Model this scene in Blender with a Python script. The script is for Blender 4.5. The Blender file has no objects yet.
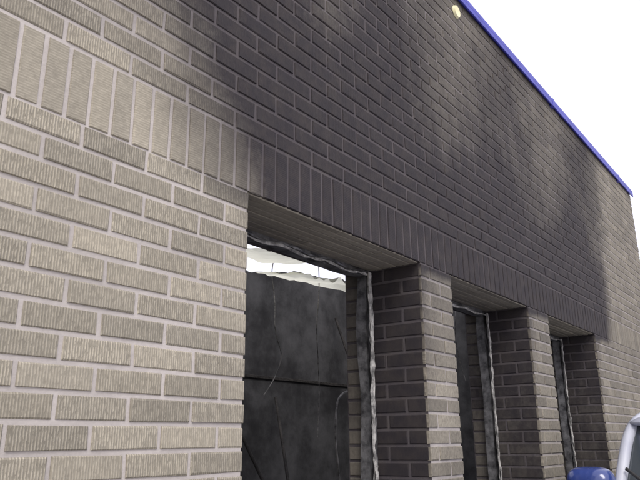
import bpy, bmesh, math, random
from mathutils import Vector, Matrix, noise
random.seed(7)
scene=bpy.context.scene
D=1.4; EYE=1.6
# ------------------------------------------------------------------ helpers
def mat(name):
    m=bpy.data.materials.new(name); m.use_nodes=True
    nt=m.node_tree; b=nt.nodes['Principled BSDF']
    return m,nt,b
def N(nt,t,**k):
    n=nt.nodes.new(t)
    for a,v in k.items(): setattr(n,a,v)
    return n
def math_(nt,op,a,b=None,clamp=False):
    n=nt.nodes.new('ShaderNodeMath'); n.operation=op; n.use_clamp=clamp
    for i,v in enumerate((a,b)):
        if v is None: continue
        if isinstance(v,(int,float)): n.inputs[i].default_value=v
        else: nt.links.new(v,n.inputs[i])
    return n.outputs[0]
def mixc(nt,f,a,b,blend='MIX'):
    n=nt.nodes.new('ShaderNodeMix'); n.data_type='RGBA'; n.blend_type=blend
    for s,v in ((n.inputs[0],f),(n.inputs[6],a),(n.inputs[7],b)):
        if isinstance(v,(int,float)): s.default_value=v
        elif isinstance(v,tuple): s.default_value=(*v,1)
        else: nt.links.new(v,s)
    return n.outputs[2]
def noise_(nt,vec,scale,detail=4,rough=.55,mapscale=None):
    if mapscale:
        mp=N(nt,'ShaderNodeMapping'); mp.inputs['Scale'].default_value=mapscale
        nt.links.new(vec,mp.inputs[0]); vec=mp.outputs[0]
    n=N(nt,'ShaderNodeTexNoise'); n.inputs['Scale'].default_value=scale
    n.inputs['Detail'].default_value=detail; n.inputs['Roughness'].default_value=rough
    nt.links.new(vec,n.inputs['Vector']); return n.outputs[0]
def ramp(nt,f,lo,hi,a=0.,b=1.):
    n=N(nt,'ShaderNodeMapRange'); n.interpolation_type='SMOOTHSTEP'
    nt.links.new(f,n.inputs[0])
    for i,v in enumerate((lo,hi,a,b)): n.inputs[1+i].default_value=v
    return n.outputs[0]
def bump(nt,b,h,strength,dist):
    n=N(nt,'ShaderNodeBump'); n.inputs['Strength'].default_value=strength; n.inputs['Distance'].default_value=dist
    nt.links.new(h,n.inputs['Height']); nt.links.new(n.outputs[0],b.inputs['Normal'])
def empty(name,loc=(0,0,0)):
    e=bpy.data.objects.new(name,None); e.location=loc; scene.collection.objects.link(e); return e
def mkobj(name,verts,faces,m,parent=None,smooth=False):
    me=bpy.data.meshes.new(name); me.from_pydata(verts,[],faces); me.update()
    if m: me.materials.append(m)
    o=bpy.data.objects.new(name,me); scene.collection.objects.link(o)
    if parent: o.parent=parent
    if smooth:
        for p in me.polygons: p.use_smooth=True
    return o
def box(name,x0,x1,y0,y1,z0,z1,m,parent=None,bev=0.0,seg=2):
    v=[(x,y,z) for x in (x0,x1) for y in (y0,y1) for z in (z0,z1)]
    f=[(0,1,3,2),(4,6,7,5),(0,4,5,1),(2,3,7,6),(0,2,6,4),(1,5,7,3)]
    o=mkobj(name,v,f,m,parent)
    if bev>0:
        md=o.modifiers.new('b','BEVEL'); md.width=bev; md.segments=seg
    return o
def tube(name,pts,r,m,parent=None,cyc=False):
    c=bpy.data.curves.new(name,'CURVE'); c.dimensions='3D'; c.bevel_depth=r; c.bevel_resolution=3
    s=c.splines.new('NURBS'); s.points.add(len(pts)-1)
    for i,p in enumerate(pts): s.points[i].co=(*p,1)
    s.use_endpoint_u=True; s.order_u=3; s.use_cyclic_u=cyc
    c.materials.append(m)
    o=bpy.data.objects.new(name,c); scene.collection.objects.link(o)
    if parent:o.parent=parent
    return o
def ss(a,b,x):
    t=max(0,min(1,(x-a)/(b-a))); return t*t*(3-2*t)
# ------------------------------------------------------------------ materials
def soot_mix(nt,b,col,obj,keep=0.0,sc=(.021,.018,.024),sc2=(.036,.030,.032)):
    at=N(nt,'ShaderNodeAttribute',attribute_name='soot')
    n1=noise_(nt,obj,2.4,6,.6); n2=noise_(nt,obj,45,3,.6); n3=noise_(nt,obj,1.0,5,.6,(7,7,1.6)); n4=noise_(nt,obj,14,4,.65)
    s=math_(nt,'ADD',at.outputs['Fac'],math_(nt,'MULTIPLY',math_(nt,'SUBTRACT',n1,.5),.45))
    s=math_(nt,'ADD',s,math_(nt,'MULTIPLY',math_(nt,'SUBTRACT',n3,.5),.45))
    s=math_(nt,'ADD',s,math_(nt,'MULTIPLY',math_(nt,'SUBTRACT',n4,.5),.26))
    s=math_(nt,'ADD',s,math_(nt,'MULTIPLY',math_(nt,'SUBTRACT',n2,.5),.22))
    mask=ramp(nt,at.outputs['Fac'],0,.25)
    s=math_(nt,'MULTIPLY',s,mask,True)
    s=math_(nt,'MULTIPLY',s,1-keep,True)
    scol=mixc(nt,ramp(nt,n4,.35,.7),sc,sc2)
    return mixc(nt,s,col,scol),s
def brick_mat(name,c1,c2,keep):
    m,nt,b=mat(name)
    tc=N(nt,'ShaderNodeTexCoord'); obj=tc.outputs['Object']
    at=N(nt,'ShaderNodeAttribute',attribute_name='bk')
    sep=N(nt,'ShaderNodeSeparateColor'); nt.links.new(at.outputs['Color'],sep.inputs[0])
    uv=N(nt,'ShaderNodeUVMap',uv_map='UVMap').outputs[0]
    col=mixc(nt,sep.outputs[0],c1,c2)
    v=math_(nt,'ADD',math_(nt,'MULTIPLY',sep.outputs[1],.26),.87)
    col=mixc(nt,1.0,col,N2(nt,v),'MULTIPLY')
    wv=N(nt,'ShaderNodeTexWave'); wv.wave_type='BANDS'; wv.bands_direction='X'
    nt.links.new(uv,wv.inputs['Vector']); wv.inputs['Scale'].default_value=43
    wv.inputs['Distortion'].default_value=1.1; wv.inputs['Detail'].default_value=2; wv.inputs['Detail Scale'].default_value=1.6
    brk_=noise_(nt,uv,1.0,3,.6,(120,50,1)); brk_=ramp(nt,brk_,.32,.56)
    r=math_(nt,'ADD',math_(nt,'MULTIPLY',math_(nt,'MULTIPLY',wv.outputs['Fac'],brk_),.8),.1)
    flag=sep.outputs[2]
    rr=math_(nt,'MULTIPLY',math_(nt,'SUBTRACT',r,.4),flag)
    col=mixc(nt,1.0,col,N2(nt,math_(nt,'ADD',math_(nt,'MULTIPLY',rr,.85),1.0)),'MULTIPLY')
    mo=noise_(nt,obj,60,5,.7); col=mixc(nt,1.0,col,N2(nt,ramp(nt,mo,.2,.8,.84,1.16)),'MULTIPLY')
    st=noise_(nt,obj,1.3,4,.6); col=mixc(nt,1.0,col,N2(nt,ramp(nt,st,.25,.75,.86,1.12)),'MULTIPLY')
    col,s=soot_mix(nt,b,col,obj,keep)
    nt.links.new(col,b.inputs['Base Color'])
    b.inputs['Roughness'].default_value=.8; b.inputs['Specular IOR Level'].default_value=.3
    h=math_(nt,'ADD',rr,math_(nt,'MULTIPLY',mo,.35))
    bump(nt,b,h,.8,.0025)
    return m
def N2(nt,v):
    n=nt.nodes.new('ShaderNodeCombineColor')
    for i in range(3): nt.links.new(v,n.inputs[i])
    return n.outputs[0]
M_brick=brick_mat('scored_tan_brick',(.365,.333,.268),(.285,.262,.214),.03)
def mortar_mat():
    m,nt,b=mat('mortar'); tc=N(nt,'ShaderNodeTexCoord'); obj=tc.outputs['Object']
    n=noise_(nt,obj,70,5,.7); col=mixc(nt,n,(.41,.38,.36),(.60,.56,.54))
    n2=noise_(nt,obj,2.2,4,.6); col=mixc(nt,1.0,col,N2(nt,ramp(nt,n2,.3,.7,.80,1.1)),'MULTIPLY')
    col,s=soot_mix(nt,b,col,obj,.12,(.040,.034,.046),(.058,.050,.054))
    nt.links.new(col,b.inputs['Base Color']); b.inputs['Roughness'].default_value=.95
    b.inputs['Specular IOR Level'].default_value=.15
    bump(nt,b,n,.6,.003); return m
M_mortar=mortar_mat()
def plain(name,c1,c2,scale,rough=.8,metal=0,bs=.3,bd=.01,detail=5,spec=.5):
    m,nt,b=mat(name); tc=N(nt,'ShaderNodeTexCoord'); obj=tc.outputs['Object']
    n=noise_(nt,obj,scale,detail,.65); n=ramp(nt,n,.3,.7)
    nt.links.new(mixc(nt,n,c1,c2),b.inputs['Base Color'])
    b.inputs['Roughness'].default_value=rough; b.inputs['Metallic'].default_value=metal
    b.inputs['Specular IOR Level'].default_value=spec
    if bs: bump(nt,b,n,bs,bd)
    return m
M_cope=plain('blue_metal_coping',(.03,.035,.34),(.06,.065,.46),6,.45,0,.05,.002)
M_plaster=plain('smoked_plaster',(.015,.015,.017),(.095,.095,.100),1.9,.9,0,.3,.01,9)
M_char=plain('charred_timber',(.012,.011,.011),(.04,.036,.034),9,.9,0,.8,.01)
M_frame=plain('scorched_aluminium',(.05,.05,.055),(.32,.32,.33),14,.45,.5,.3,.003)
M_strip=plain('peeled_sealant',(.10,.10,.10),(.60,.59,.57),22,.7,0,.5,.004)
M_sheet=plain('torn_plastic_lining',(.50,.50,.38),(.80,.80,.66),8,.6,0,.4,.01)
nt=M_sheet.node_tree; tr=nt.nodes.new('ShaderNodeBsdfTranslucent'); tr.inputs[0].default_value=(.92,.92,.78,1)
ms=nt.nodes.new('ShaderNodeMixShader'); ms.inputs[0].default_value=.75
nt.links.new(nt.nodes['Principled BSDF'].outputs[0],ms.inputs[1]); nt.links.new(tr.outputs[0],ms.inputs[2]); nt.links.new(ms.outputs[0],nt.nodes['Material Output'].inputs[0])
M_conc=plain('concrete_floor',(.12,.12,.12),(.3,.29,.28),3,.9,0,.3,.01)
M_debris=plain('charred_floor',(.02,.02,.02),(.10,.095,.09),3,.9,0,.5,.02)
M_roof=plain('roof_felt',(.05,.05,.05),(.09,.09,.09),5,.9)
M_cream=plain('cream_enamel',(.78,.72,.42),(.86,.82,.55),10,.5)
M_cable=plain('burnt_cable',(.02,.02,.02),(.30,.29,.28),20,.6)
def ground_mat():
    m,nt,b=mat('worn_concrete_paving'); tc=N(nt,'ShaderNodeTexCoord'); obj=tc.outputs['Object']
    a=noise_(nt,obj,.6,6,.6); c=noise_(nt,obj,90,4,.7)
    col=mixc(nt,ramp(nt,a,.3,.7),(.36,.345,.32),(.48,.46,.43)); col=mixc(nt,1.0,col,N2(nt,ramp(nt,c,.2,.8,.75,1.2)),'MULTIPLY')
    nt.links.new(col,b.inputs['Base Color']); b.inputs['Roughness'].default_value=.9; bump(nt,b,c,.5,.004); return m
M_ground=ground_mat()
# ------------------------------------------------------------------ soot map on the building
HEAD=EYE+.557*D
OPEN=[(1.05*D,1.868*D),(2.085*D,2.835*D),(3.09*D,3.86*D)]
SILL=.82
def soot_front(x,z):
    X=x/D; Z=(z-EYE)/D
    nz=noise.noise(Vector((X*1.3,Z*.8,3.1)))*.5+noise.noise(Vector((X*3.1,Z*1.6,9.1)))*.28
    if Z>.545:
        xb=.98-.80*(Z-.60)
        l=ss(xb-.34,xb+.28,X+nz*.12)
        amt=1.15-.18*ss(.85,1.45,Z)
        pl=0
        for i,(a,b_) in enumerate(OPEN):
            c=(a+b_)/2/D+(.25,.30,.5)[i]*(Z-.55)
            pl=max(pl,math.exp(-((X-c)/(.42 if i<2 else .30))**2))
        amt-=.32*(1-pl)*ss(.75,1.15,Z)*(1 if X>1.3 else .3)
        amt-=.08*ss(1.4,1.85,Z)
        amt+=.18*nz
        xr=4.12+.28*(Z-.56)
        r=ss(xr-.06,xr+.18,X+nz*.10)
        s=l*amt*(1-.64*r)
        hz=.08+.42*ss(.62,1.0,Z)*ss(-.1,.7,X)
        return max(s,hz*(1-r*.2))
    s=.02
    for i,(a,b_) in enumerate(OPEN):
        a/=D;b_/=D
        dx=max(a-X,X-b_,0)
        if X>b_: s=max(s,(1.05 if i==0 else .85)*math.exp(-dx/.12)*math.exp(-(.557-Z)/.48))
        else: s=max(s,.50*math.exp(-dx/.04)*math.exp(-(.557-Z)/.14))
    if X>1.8: s=max(s,.25+.20*ss(0,.55,Z))
    return s
def soot_reveal(x,y,z,i):
    return (1.12,1.0,1.0)[i]+.1*noise.noise(Vector((y*6,z*3,x)))-.06*ss(1.9,1.3,z)
def soot_inner(x,y,z): return .70+.3*noise.noise(Vector((y*6,z*3,x)))
def soot_soffit(x,y,z,): return .08+.30*ss(.12,.28,y)+.10*noise.noise(Vector((x*4,y*8,1)))
# ------------------------------------------------------------------ brick batching
class Batch:
    def __init__(s): s.v=[];s.f=[];s.soot=[];s.uv=[];s.bk=[]
    def brick(s,O,U,V,Nn,u0,u1,v0,v1,h,sf,ridge=1.0,long='u',c=.0028):
        du=u1-u0; dv=v1-v0
        if du<.006 or dv<.006: return
        j=lambda: random.uniform(-.0015,.0015)
        h=h+random.uniform(-.0014,.0014)
        base=len(s.v)
        ou,ov=random.uniform(0,9),random.uniform(0,9)
        for (ins,hh) in ((0,-.012),(0,h-c),(c,h)):
            for (uu,vv,su,sv) in ((u0,v0,1,1),(u1,v0,-1,1),(u1,v1,-1,-1),(u0,v1,1,-1)):
                a=uu+su*ins+(j() if hh>0 else 0); b=vv+sv*ins+(j() if hh>0 else 0)
                p=O+U*a+V*b+Nn*hh
                s.v.append(tuple(p)); s.soot.append(sf(p.x,p.y,p.z))
        fs=[]
        for k in range(2):
            for i in range(4):
                i2=(i+1)%4
                fs.append((base+k*4+i,base+k*4+i2,base+k*4+4+i2,base+k*4+4+i))
        fs.append((base+8,base+9,base+10,base+11))
        r1,r2=random.random(),random.random()
        for f in fs:
            s.f.append(f)
            for vi in f:
                p=Vector(s.v[vi])-O; a=p.dot(U)-u0; b=p.dot(V)-v0
                s.uv.append((a+ou,b+ov) if long=='u' else (b+ou,a+ov))
                s.bk.append((r1,r2,ridge,1))
    def build(s,name,m,parent):
        o=mkobj(name,s.v,s.f,m,parent); me=o.data
        a=me.attributes.new('soot','FLOAT','POINT'); a.data.foreach_set('value',s.soot)
        uv=me.uv_layers.new(name='UVMap'); uv.data.foreach_set('uv',[c for t in s.uv for c in t])
        ca=me.attributes.new('bk','FLOAT_COLOR','CORNER'); ca.data.foreach_set('color',[c for t in s.bk for c in t])
        return o
class Sheet:
    def __init__(s): s.v=[];s.f=[];s.soot=[]
    def rect(s,O,U,V,us,vs,sf,skip=None):
        base=len(s.v); nu=len(us)
        for v in vs:
            for u in us:
                p=O+U*u+V*v; s.v.append(tuple(p)); s.soot.append(sf(p.x,p.y,p.z))
        for i in range(len(vs)-1):
            for k in range(nu-1):
                if skip and skip((us[k]+us[k+1])/2,(vs[i]+vs[i+1])/2): continue
                s.f.append((base+i*nu+k,base+i*nu+k+1,base+(i+1)*nu+k+1,base+(i+1)*nu+k))
    def build(s,name,m,parent):
        o=mkobj(name,s.v,s.f,m,parent)
        a=o.data.attributes.new('soot','FLOAT','POINT'); a.data.foreach_set('value',s.soot); return o
def brk(lst,step):
    lst=sorted(set(lst)); out=[lst[0]]
    for a,b in zip(lst,lst[1:]):
        n=max(1,math.ceil((b-a)/step)); out+= [a+(b-a)*(i+1)/n for i in range(n)]
    return out
P=.2047; C=.0668; MJ=.012
XL,XR=-2.6,5.42*D
ZT=EYE+1.83*D
bld=empty('brick_building')
X_=Vector((1,0,0));Y_=Vector((0,1,0));Z_=Vector((0,0,1)); O0=Vector((0,0,0))
bt=Batch(); sf=lambda x,y,z:soot_front(x,z)
def segs(zmid,lo,hi):
    if SILL<zmid<HEAD:
        s=[lo]; 
        for a,b in OPEN: s+=[a,b]
        s.append(hi); return [(s[i],s[i+1]) for i in range(0,len(s),2)]
    return [(lo,hi)]
def course(z0,z1,off):
    for a,b in segs((z0+z1)/2,XL,XR):
        k0=math.floor((a-OPEN[0][0]-off)/P)-1
        pts=[OPEN[0][0]+off+k*P+random.uniform(-.004,.004) for k in range(k0,k0+200)]
        pts=[p for p in pts if a+.05<p<b-.05]
        pts=[a]+pts+[b]
        for i in range(len(pts)-1):
            u0=pts[i]+(MJ/2 if i>0 else 0); u1=pts[i+1]-(MJ/2 if i<len(pts)-2 else 0)
            bt.brick(O0,X_,Z_,-Y_,u0,u1,z0+MJ/2,z1-MJ/2,.0045,sf,random.uniform(.55,1.0),'u')
r=0; z=HEAD
while z>0.02:
    z0=max(z-C,0)
    course(z0,z,(r%2)*P/2); z-=C; r+=1
SH=3*C; x=OPEN[0][0]-60*C
while x<XR:
    if x>XL: bt.brick(O0,X_,Z_,-Y_,x+MJ/2,min(x+C,XR)-MJ/2,HEAD+.001,HEAD+SH-MJ/2,.0045,sf,.25,'v')
    x+=C
z=HEAD+SH; r=1
while z<ZT-.01:
    course(z,min(z+C,ZT+.03),(r%2)*P/2+.03); z+=C; r+=1
DEP=.272; DIN=.42
for i,(a,b) in enumerate(OPEN):
    for side in (0,1):
        xx=a if side==0 else b; nn=X_ if side==0 else -X_
        O=Vector((xx,0,0))-nn*.0045
        z=HEAD;r=0
        while z>SILL+.01:
            z0=max(z-C,SILL)
            cuts=[.006,.1+.002,.272+.0] if r%2 else [.006,.2,.272]
            for k in range(2):
                bt.brick(O,Y_,Z_,nn,cuts[k]+(MJ/2 if k else 0),cuts[k+1]-MJ/2,z0+MJ/2,z-MJ/2,.0045,lambda x,y,zz,i=i:soot_reveal(x,y,zz,i),.1,'u')
            bt.brick(O,Y_,Z_,nn,.30,DIN-.005,z0+MJ/2,z-MJ/2,.0045,soot_inner,.1,'u')
            z-=C;r+=1
    # soffit: narrow slats running along the opening
    O=Vector((0,0,HEAD+.0045)); ns=7; w=(DEP-.004)/ns
    for k in range(ns):
        x=a+.004
        while x<b-.02:
            x2=min(x+random.uniform(.35,.6),b-.004)
            bt.brick(O,X_,Y_,-Z_,x,x2-.002,.004+k*w+.003,.004+(k+1)*w-.003,.007,soot_soffit,.0,'u',.002)
            x=x2
bt.build('facade_bricks',M_brick,bld)
sh=Sheet()
xs=brk([XL,XR]+[q+s for o in OPEN for q,s in ((o[0],-.0045),(o[1],.0045))],.06)
zs=brk([0,SILL,HEAD+.0045,ZT+.03],.06)
def inop(x,z): return SILL<z<HEAD+.0045 and any(a-.0045<x<b+.0045 for a,b in OPEN)
sh.rect(O0,X_,Z_,xs,zs,sf,inop)
for i,(a,b) in enumerate(OPEN):
    for xx in (a-.0045,b+.0045):
        sh.rect(Vector((xx,0,0)),Y_,Z_,brk([0,DIN],.05),brk([SILL,HEAD+.0045],.06),lambda x,y,z,i=i:soot_reveal(x,y,z,i)+.05)
    sh.rect(Vector((0,0,HEAD+.0045)),X_,Y_,brk([a-.0045,b+.0045],.06),brk([0,DIN],.05),lambda x,y,z:soot_soffit(x,y,z)+.7)
sh.build('mortar_bed',M_mortar,bld)
for i,(a,b) in enumerate(OPEN):
    box('window_sill_%d'%(i+1),a-.0,b+.0,-.04,DEP,SILL-.055,SILL+.002,M_conc,bld,.006)
def sidebrick():
    m,nt,b=mat('side_brick'); tc=N(nt,'ShaderNodeTexCoord')
    sep=N(nt,'ShaderNodeSeparateXYZ'); nt.links.new(tc.outputs['Object'],sep.inputs[0])
    cmb=N(nt,'ShaderNodeCombineXYZ'); nt.links.new(math_(nt,'ADD',sep.outputs[0],sep.outputs[1]),cmb.inputs[0]); nt.links.new(sep.outputs[2],cmb.inputs[1])
    t=N(nt,'ShaderNodeTexBrick'); nt.links.new(cmb.outputs[0],t.inputs[0])
    t.inputs['Scale'].default_value=1; t.inputs['Brick Width'].default_value=P; t.inputs['Row Height'].default_value=C; t.inputs['Mortar Size'].default_value=.005
    t.inputs['Color1'].default_value=(.3,.27,.21,1);t.inputs['Color2'].default_value=(.22,.2,.16,1);t.inputs['Mortar'].default_value=(.42,.39,.36,1)
    nt.links.new(t.outputs[0],b.inputs['Base Color']); b.inputs['Roughness'].default_value=.9; bump(nt,b,t.outputs[1],-.5,.004); return m
M_side=sidebrick(); YB=6.5
box('end_wall_front',XR-.2,XR-.001,.003,3.3,0,ZT+.028,M_side,bld)
box('end_wall_low',XR-.2,XR-.001,3.3,5.8,0,3.35,M_side,bld)  # unseen wall cut low, gap added so daylight shows through
box('end_wall_back',XR-.2,XR-.001,5.8,YB,0,ZT+.028,M_side,bld)
box('end_wall_lining_front',XR-.215,XR-.203,DIN+.003,3.3,.05,ZT+.02,M_plaster,bld)
box('end_wall_lining_low',XR-.215,XR-.203,3.3,5.8,.05,3.34,M_plaster,bld)
box('far_end_wall',XL+.001,XL+.2,.003,YB,0,ZT+.028,M_side,bld)
box('rear_wall',XL,XR,YB,YB+.2,0,ZT-.6,M_side,bld)
inner=Sheet(); inner.rect(Vector((0,DIN,0)),X_,Z_,xs,brk([0,SILL,HEAD+.0045,ZT],.3),lambda x,y,z:.6,inop)
inner.build('inner_wall_face',M_plaster,bld)
CZ=ZT+.034
box('coping',XL-.03,XR+.03,-.03,.30,CZ,EYE+1.88*D,M_cope,bld,.004)
box('coping_drip',XL-.03,XR+.03,-.03,-.019,CZ-.030,CZ+.001,M_cope,bld,.002)
for k in range(5):
    xx=-1.2+k*2.05
    box('coping_joint_%d'%k,xx,xx+.05,-.032,.3,CZ-.031,EYE+1.88*D+.002,M_cope,bld,.001)
RZ=ZT-.25; hx0=.9
box('roof_west',XL+.2,hx0,.3,YB,RZ,RZ+.12,M_roof,bld)  # roof ends here, the opening beyond is added to light the room
for k,(xx,ye) in enumerate(((.7,6.4),(1.6,5.0),(2.5,2.2),(3.5,3.1),(4.6,1.8),(5.8,2.4),(6.8,1.6))):
    box('charred_joist_%d'%k,xx,xx+.045,DIN+.02,ye,RZ-.15,RZ-.005,M_char,bld,.006)
box('floor_slab',XL+.2,XR-.2,DIN,YB,0,.05,M_debris,bld)
n=190; vs=[];fs=[]
for k in range(n+1):
    x=XL+.2+(XR-.215-XL-.2)*k/n
    zt=3.20+.11*(x-4.7)+.06*noise.noise(Vector((x*2.3,0,1)))+.09*noise.noise(Vector((x*9,0,4)))+.05*noise.noise(Vector((x*25,0,4)))
    zt=min(zt,RZ-.22)
    for y in (2.9,3.02): vs+=[(x,y,.05),(x,y,zt)]
for k in range(n):
    q=k*4; fs+=[(q,q+4,q+5,q+1),(q+2,q+3,q+7,q+6),(q+1,q+5,q+7,q+3)]
mkobj('burnt_partition',vs,fs,M_plaster,bld)
box('partition_rail',XL+.2,XR-.22,2.885,2.899,2.17,2.20,M_char,bld,.004)
for k,(x0,x1,z1) in enumerate(((3.0,3.5,2.7),(4.3,3.9,2.4),(5.6,5.9,2.9),(3.9,4.9,2.0))):
    tube('fallen_batten_%d'%k,[(x0,1.6,.08),((x0+x1)/2,2.2,z1/2),(x1,2.84,z1)],.014,M_char,bld)
# ------------------------------------------------------------------ window frames
def wavy(name,pts,w,m,parent,seed,th=.004,amp=.012,ax=X_):
    vs=[];fs=[];rs=random.Random(seed); n=len(pts)
    for i,p in enumerate(pts):
        p=Vector(p); ww=w*(.35+.9*rs.random()); 
        q=Vector((rs.uniform(-amp,amp),rs.uniform(-amp,amp),0))
        mid=p+q+ax*0+Vector((0,rs.uniform(-amp,amp),0))
        vs+=[tuple(p+q-ax*ww/2),tuple(mid),tuple(p+q+ax*ww/2)]
    for i in range(n-1):
        for k in range(2): fs.append((i*3+k,i*3+k+1,i*3+k+4,i*3+k+3))
    o=mkobj(name,vs,fs,m,parent)
    s=o.modifiers.new('s','SOLIDIFY'); s.thickness=th
    return o
for i,(a,b) in enumerate(OPEN):
    y0=DEP-.002; fr=.045
    def bent(name,x0,x1,z0,z1,seed,parent=bld):
        n=26; vs=[];fs=[]
        for k in range(n+1):
            t=k/n; 
            if z1-z0>x1-x0:
                zc=z0+(z1-z0)*t; dx=.010*noise.noise(Vector((seed,zc*3,0))); dy=.012*noise.noise(Vector((seed+5,zc*3,0)))
                vs+=[(x0+dx,y0+dy,zc),(x1+dx*.4,y0+dy,zc),(x1+dx*.4,y0+.05+dy,zc),(x0+dx,y0+.05+dy,zc)]
            else:
                xc=x0+(x1-x0)*t; dz=.012*noise.noise(Vector((seed,xc*4,0))); dy=.012*noise.noise(Vector((seed+5,xc*4,0)))
                vs+=[(xc,y0+dy,z0+dz),(xc,y0+dy,z1),(xc,y0+.05+dy,z1),(xc,y0+.05+dy,z0+dz)]
        for k in range(n):
            for q in range(4): fs.append((k*4+q,k*4+(q+1)%4,k*4+4+(q+1)%4,k*4+4+q))
        mkobj(name,vs,fs,M_frame,parent)
    bent('window_frame_%d_right'%(i+1),b-fr,b-.001,SILL,HEAD,i+.3)
    bent('window_frame_%d_left'%(i+1),a+.001,a+fr,SILL,HEAD,i+7.3)
    bent('window_frame_%d_head'%(i+1),a+fr,b-fr,HEAD-.035,HEAD-.001,i+4.3)
    for q in range(4):
        zz=[HEAD-.02-(HEAD-SILL-.05)*k/52 for k in range(53)]
        wavy('peeling_strip_%d_%d'%(i+1,q),[(b-fr*.45-.011*q+.008*math.sin(k*.23+q*2+i),y0-.010-.006*q,z) for k,z in enumerate(zz)],.022,M_strip if q!=1 else M_frame,bld,i*10+q,.003,.004)
    for q in range(2):
        wavy('head_strip_%d_%d'%(i+1,q),[(a+.02+(b-a-.04)*k/30,y0-.01-.01*q,HEAD-.022-.014*q-.006*math.sin(k*.8+q)) for k in range(31)],.012,M_strip if q else M_frame,bld,50+i*10+q,.003,.004,Z_)
a,b=OPEN[0]
def torn(name,x0,x1,y,ztop,drop,seed,m,sl=.0,lean=.2):
    n=70; mrow=8; vs=[];fs=[]
    for k in range(n+1):
        t=k/n; x=x0+(x1-x0)*t
        d=drop*(.55+.6*abs(noise.noise(Vector((x*5,seed,0))))+.4*noise.noise(Vector((x*14,seed,2))))
        for r_ in range(mrow+1):
            s=r_/mrow
            vs.append((x+.02*noise.noise(Vector((x*9,s*4,seed))),y+.05*noise.noise(Vector((x*7,s*2,seed+3)))+lean*(1-s),ztop+sl*t-d*s+.02*noise.noise(Vector((x*12,s*6,seed)))))
    for k in range(n):
        for r_ in range(mrow):
            q=k*(mrow+1)+r_; fs.append((q,q+1,q+mrow+2,q+mrow+1))
    o=mkobj(name,vs,fs,m,bld,True); return o
torn('torn_ceiling_lining',3.35,4.2,1.3,2.76,.13,2.0,M_sheet,.05,.45)
torn('torn_ceiling_lining_b',2.9,3.45,1.2,2.80,.10,8.0,M_sheet,.02,.45)
for q in range(8):
    x0=random.uniform(2.4,5.6); y0=random.uniform(.8,2.0); pts=[]
    L=random.uniform(1.2,2.3)
    for k in range(9):
        pts.append((x0+.12*noise.noise(Vector((q,k*.5,0)))+.02*k*random.uniform(-1,1),y0+.1*noise.noise(Vector((q,k*.5,4))),RZ-.1-L*k/8))
    tube('hanging_cable_%d'%q,pts,.004,M_cable,bld)
tube('loose_hose',[(2.98,.72,1.2),(2.93,.70,1.45),(2.90,.70,1.6),(2.91,.70,1.75),(2.97,.72,1.84),(3.05,.72,1.86)],.005,M_cable,bld)
def disc(name,c,r,h,m,parent,axis='Y',seg=28,bev=.004):
    bm=bmesh.new(); bmesh.ops.create_cone(bm,cap_ends=True,segments=seg,radius1=r,radius2=r*.86,depth=h)
    me=bpy.data.meshes.new(name); bm.to_mesh(me); bm.free(); me.materials.append(m)
    o=bpy.data.objects.new(name,me); scene.collection.objects.link(o); o.location=c
    if axis=='Y': o.rotation_euler=(math.radians(90),0,0)
    if parent:o.parent=parent
    return o
vc=disc('vent_cover',(2.31*D,-.012,EYE+1.765*D),.042,.014,M_cream,bld)
# ------------------------------------------------------------------ ground
mkobj('ground',[(-400,-400,0),(400,-400,0),(400,400,0),(-400,400,0)],[(0,1,2,3)],M_ground)
# ------------------------------------------------------------------ parked car
car=empty('parked_car'); car.scale=(1,1,1.045)
M_paint,nt,b=mat('blue_car_paint'); b.inputs['Base Color'].default_value=(.03,.055,.22,1); b.inputs['Roughness'].default_value=.25; b.inputs['Coat Weight'].default_value=.8
tc=N(nt,'ShaderNodeTexCoord'); nn=noise_(nt,tc.outputs['Object'],4,5); nt.links.new(ramp(nt,nn,.3,.7,.25,.42),b.inputs['Roughness'])
M_glass,nt,b=mat('car_glass'); b.inputs['Base Color'].default_value=(.05,.06,.07,1); b.inputs['Roughness'].default_value=.04; b.inputs['Specular IOR Level'].default_value=.9
M_tyre=plain('tyre_rubber',(.015,.015,.015),(.03,.03,.03),20,.8)
M_trim=plain('black_trim',(.015,.015,.016),(.03,.03,.03),20,.55)
M_chrome=plain('bright_metal',(.6,.6,.62),(.75,.75,.77),8,.25,.9,0)
M_white=plain('pale_pillar_roof',(.40,.42,.50),(.52,.54,.60),3,.3,0,0)  # greyish white tone for the pillars and roof panel
CY=-D
def loft(name,st,m,lvl=2):
    vs=[];fs=[];n=len(st[0][1]); full=2*n-2
    for x,pr in st:
        ring=[(y,z) for y,z in pr]+[(-y,z) for y,z in pr[-2:0:-1]]
        vs+=[(x+ (0),CY+y,z) for y,z in ring]
    for i in range(len(st)-1):
        for k in range(full):
            k2=(k+1)%full; fs.append((i*full+k,i*full+k2,(i+1)*full+k2,(i+1)*full+k))
    fs.append(tuple(range(full))[::-1]); fs.append(tuple(range((len(st)-1)*full,len(st)*full)))
    o=mkobj(name,vs,fs,m,car,True); s=o.modifiers.new('s','SUBSURF'); s.levels=lvl; s.render_levels=lvl; return o
def pr(w,zb,zt,zs): return [(0,zb),(w*.8,zb),(w*.97,zb+.08),(w,(zb+zs)/2),(w*.985,zs),(w*.9,zt-.01),(w*.5,zt),(0,zt+.01)]
F=1.75
loft('body',[(F,pr(.70,.42,.85,.78)),(F+.06,pr(.82,.30,.95,.84)),(F+.3,pr(.89,.26,1.02,.92)),(F+.9,pr(.90,.26,1.08,.98)),(F+1.5,pr(.90,.26,1.14,1.05)),
 (F+2.4,pr(.90,.26,1.16,1.08)),(F+3.6,pr(.90,.26,1.16,1.08)),(F+4.4,pr(.88,.28,1.14,1.06)),(F+4.62,pr(.80,.36,1.08,.98))],M_paint)
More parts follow.
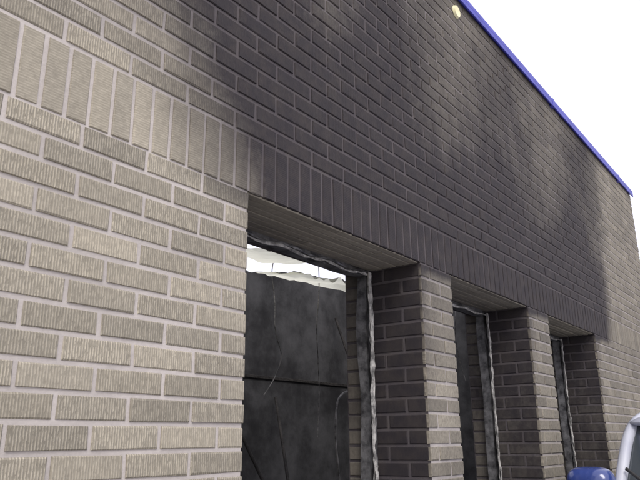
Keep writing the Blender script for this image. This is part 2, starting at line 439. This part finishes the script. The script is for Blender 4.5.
def gh(name,zb,zt,m,ins=0):
    xb0,xt0,xt1,xb1=F+1.50+ins,F+1.92+ins,F+4.15-ins,F+4.42-ins
    st=[(zb,xb0,xb1,.875-ins),(zt,xt0,xt1,.84-ins)]
    vs=[]
    for z,x0,x1,w in st: vs+=[(x0,CY-w,z),(x1,CY-w,z),(x1,CY+w,z),(x0,CY+w,z)]
    f=[(0,1,5,4),(1,2,6,5),(2,3,7,6),(3,0,4,7),(4,5,6,7)]
    return mkobj(name,vs,f,m,car)
gh('windows',1.10,1.60,M_glass,.012)
for s in (1,-1):
    for nme,x0,x1,wd in (('a_pillar',F+1.50,F+1.92,.034),('b_pillar',F+2.75,F+2.8,.04),('c_pillar',F+3.6,F+3.55,.04),('d_pillar',F+4.42,F+4.15,.07)):
        tube(nme+('_r' if s<0 else '_l'),[(x0,CY+s*.875,1.10),((x0+x1)/2,CY+s*.862,1.36),(x1,CY+s*.835,1.60),(x1+.12,CY+s*.80,1.625)],wd*.8,M_white,car)
def rp(w,zc,t): return [(0,zc-.02),(w*.7,zc-.02),(w*.97,zc-.015),(w,zc),(w*.93,zc+t*.6),(w*.7,zc+t*.9),(w*.3,zc+t),(0,zc+t)]
loft('roof_panel',[(F+1.82,rp(.82,1.595,.03)),(F+1.90,rp(.87,1.60,.06)),(F+2.5,rp(.88,1.61,.085)),(F+3.5,rp(.88,1.61,.085)),(F+4.05,rp(.86,1.60,.06)),(F+4.2,rp(.80,1.59,.03))],M_white)
for s in (1,-1):
    o=loft('mirror'+('_l' if s>0 else '_r'),[(F+1.58,[(0,1.30),(.05,1.30),(.08,1.31),(.09,1.37),(.085,1.42),(.06,1.44),(.03,1.445),(0,1.445)]),
      (F+1.64,[(0,1.27),(.07,1.27),(.105,1.29),(.115,1.37),(.11,1.44),(.08,1.465),(.04,1.47),(0,1.47)]),
      (F+1.74,[(0,1.27),(.07,1.27),(.105,1.29),(.115,1.37),(.11,1.44),(.08,1.465),(.04,1.47),(0,1.47)])],M_paint)
    o.location.y=s*.985
    o.location.z=-.06
    box('mirror_arm'+('_l' if s>0 else '_r'),F+1.62,F+1.70,CY+s*.86 if s>0 else CY-.92,CY+.92 if s>0 else CY-.86,1.22,1.28,M_trim,car,.01)
    box('headlight'+('_l' if s>0 else '_r'),F+.0,F+.12,min(CY+s*.5,CY+s*.80),max(CY+s*.5,CY+s*.80),.68,.82,M_chrome,car,.03,4)
    for xw in (F+.85,F+3.65):
        bm=bmesh.new(); bmesh.ops.create_cone(bm,cap_ends=True,segments=40,radius1=.34,radius2=.34,depth=.22)
        me=bpy.data.meshes.new('tyre'); bm.to_mesh(me); bm.free(); me.materials.append(M_tyre)
        w=bpy.data.objects.new('tyre',me); scene.collection.objects.link(w); w.parent=car; w.rotation_euler=(math.radians(90),0,0); w.location=(xw,CY+s*.80,.34)
        md=w.modifiers.new('b','BEVEL'); md.width=.04; md.segments=3
        d=disc('wheel_rim',(xw,CY+s*.905,.34),.21,.03,M_chrome,car)
box('grille',F-.01,F+.05,CY-.45,CY+.45,.62,.80,M_trim,car,.02)
box('bumper',F-.05,F+.12,CY-.80,CY+.80,.38,.55,M_trim,car,.05,4)
for s in (-.1,.45): tube('wiper',[(F+1.50,CY+s,1.13),(F+1.60,CY+s+.2,1.28),(F+1.70,CY+s+.38,1.40)],.008,M_trim,car)
# ------------------------------------------------------------------ camera
ca=bpy.data.cameras.new('camera'); cam=bpy.data.objects.new('camera',ca); scene.collection.objects.link(cam)
R=Matrix(((.604,-.2265,-.7638),(-.7966,-.1828,-.5757),(-.00924,.9567,-.2909)))
q=R.to_quaternion().normalized()
cam.matrix_world=Matrix.Translation((0,-D,EYE))@q.to_matrix().to_4x4()
ca.sensor_width=36; ca.lens=36*661/640; ca.clip_end=2000; ca.clip_start=.02
scene.camera=cam
# ------------------------------------------------------------------ light (bright hazy overcast)
EL,AZ=math.radians(46),math.radians(220)
w=bpy.data.worlds.new('World'); scene.world=w; w.use_nodes=True; nt=w.node_tree
sky=nt.nodes.new('ShaderNodeTexSky'); sky.sky_type='NISHITA'; sky.sun_disc=False; sky.sun_elevation=EL; sky.sun_rotation=AZ
sky.dust_density=6; sky.air_density=1.0; sky.ozone_density=1
mx=mixc(nt,.75,sky.outputs[0],(9.4,9.2,10.2))
nt.links.new(mx,nt.nodes['Background'].inputs[0]); nt.nodes['Background'].inputs[1].default_value=.15
sl=bpy.data.lights.new('sun','SUN'); sl.energy=1.5; sl.angle=math.radians(25); sl.color=(1,.97,.92)
so=bpy.data.objects.new('sun',sl); scene.collection.objects.link(so)
dv=Vector((math.sin(AZ)*math.cos(EL),math.cos(AZ)*math.cos(EL),math.sin(EL)))
so.rotation_euler=dv.to_track_quat('Z','Y').to_euler()
scene.view_settings.view_transform='Standard'; scene.view_settings.look='None'; scene.view_settings.exposure=0
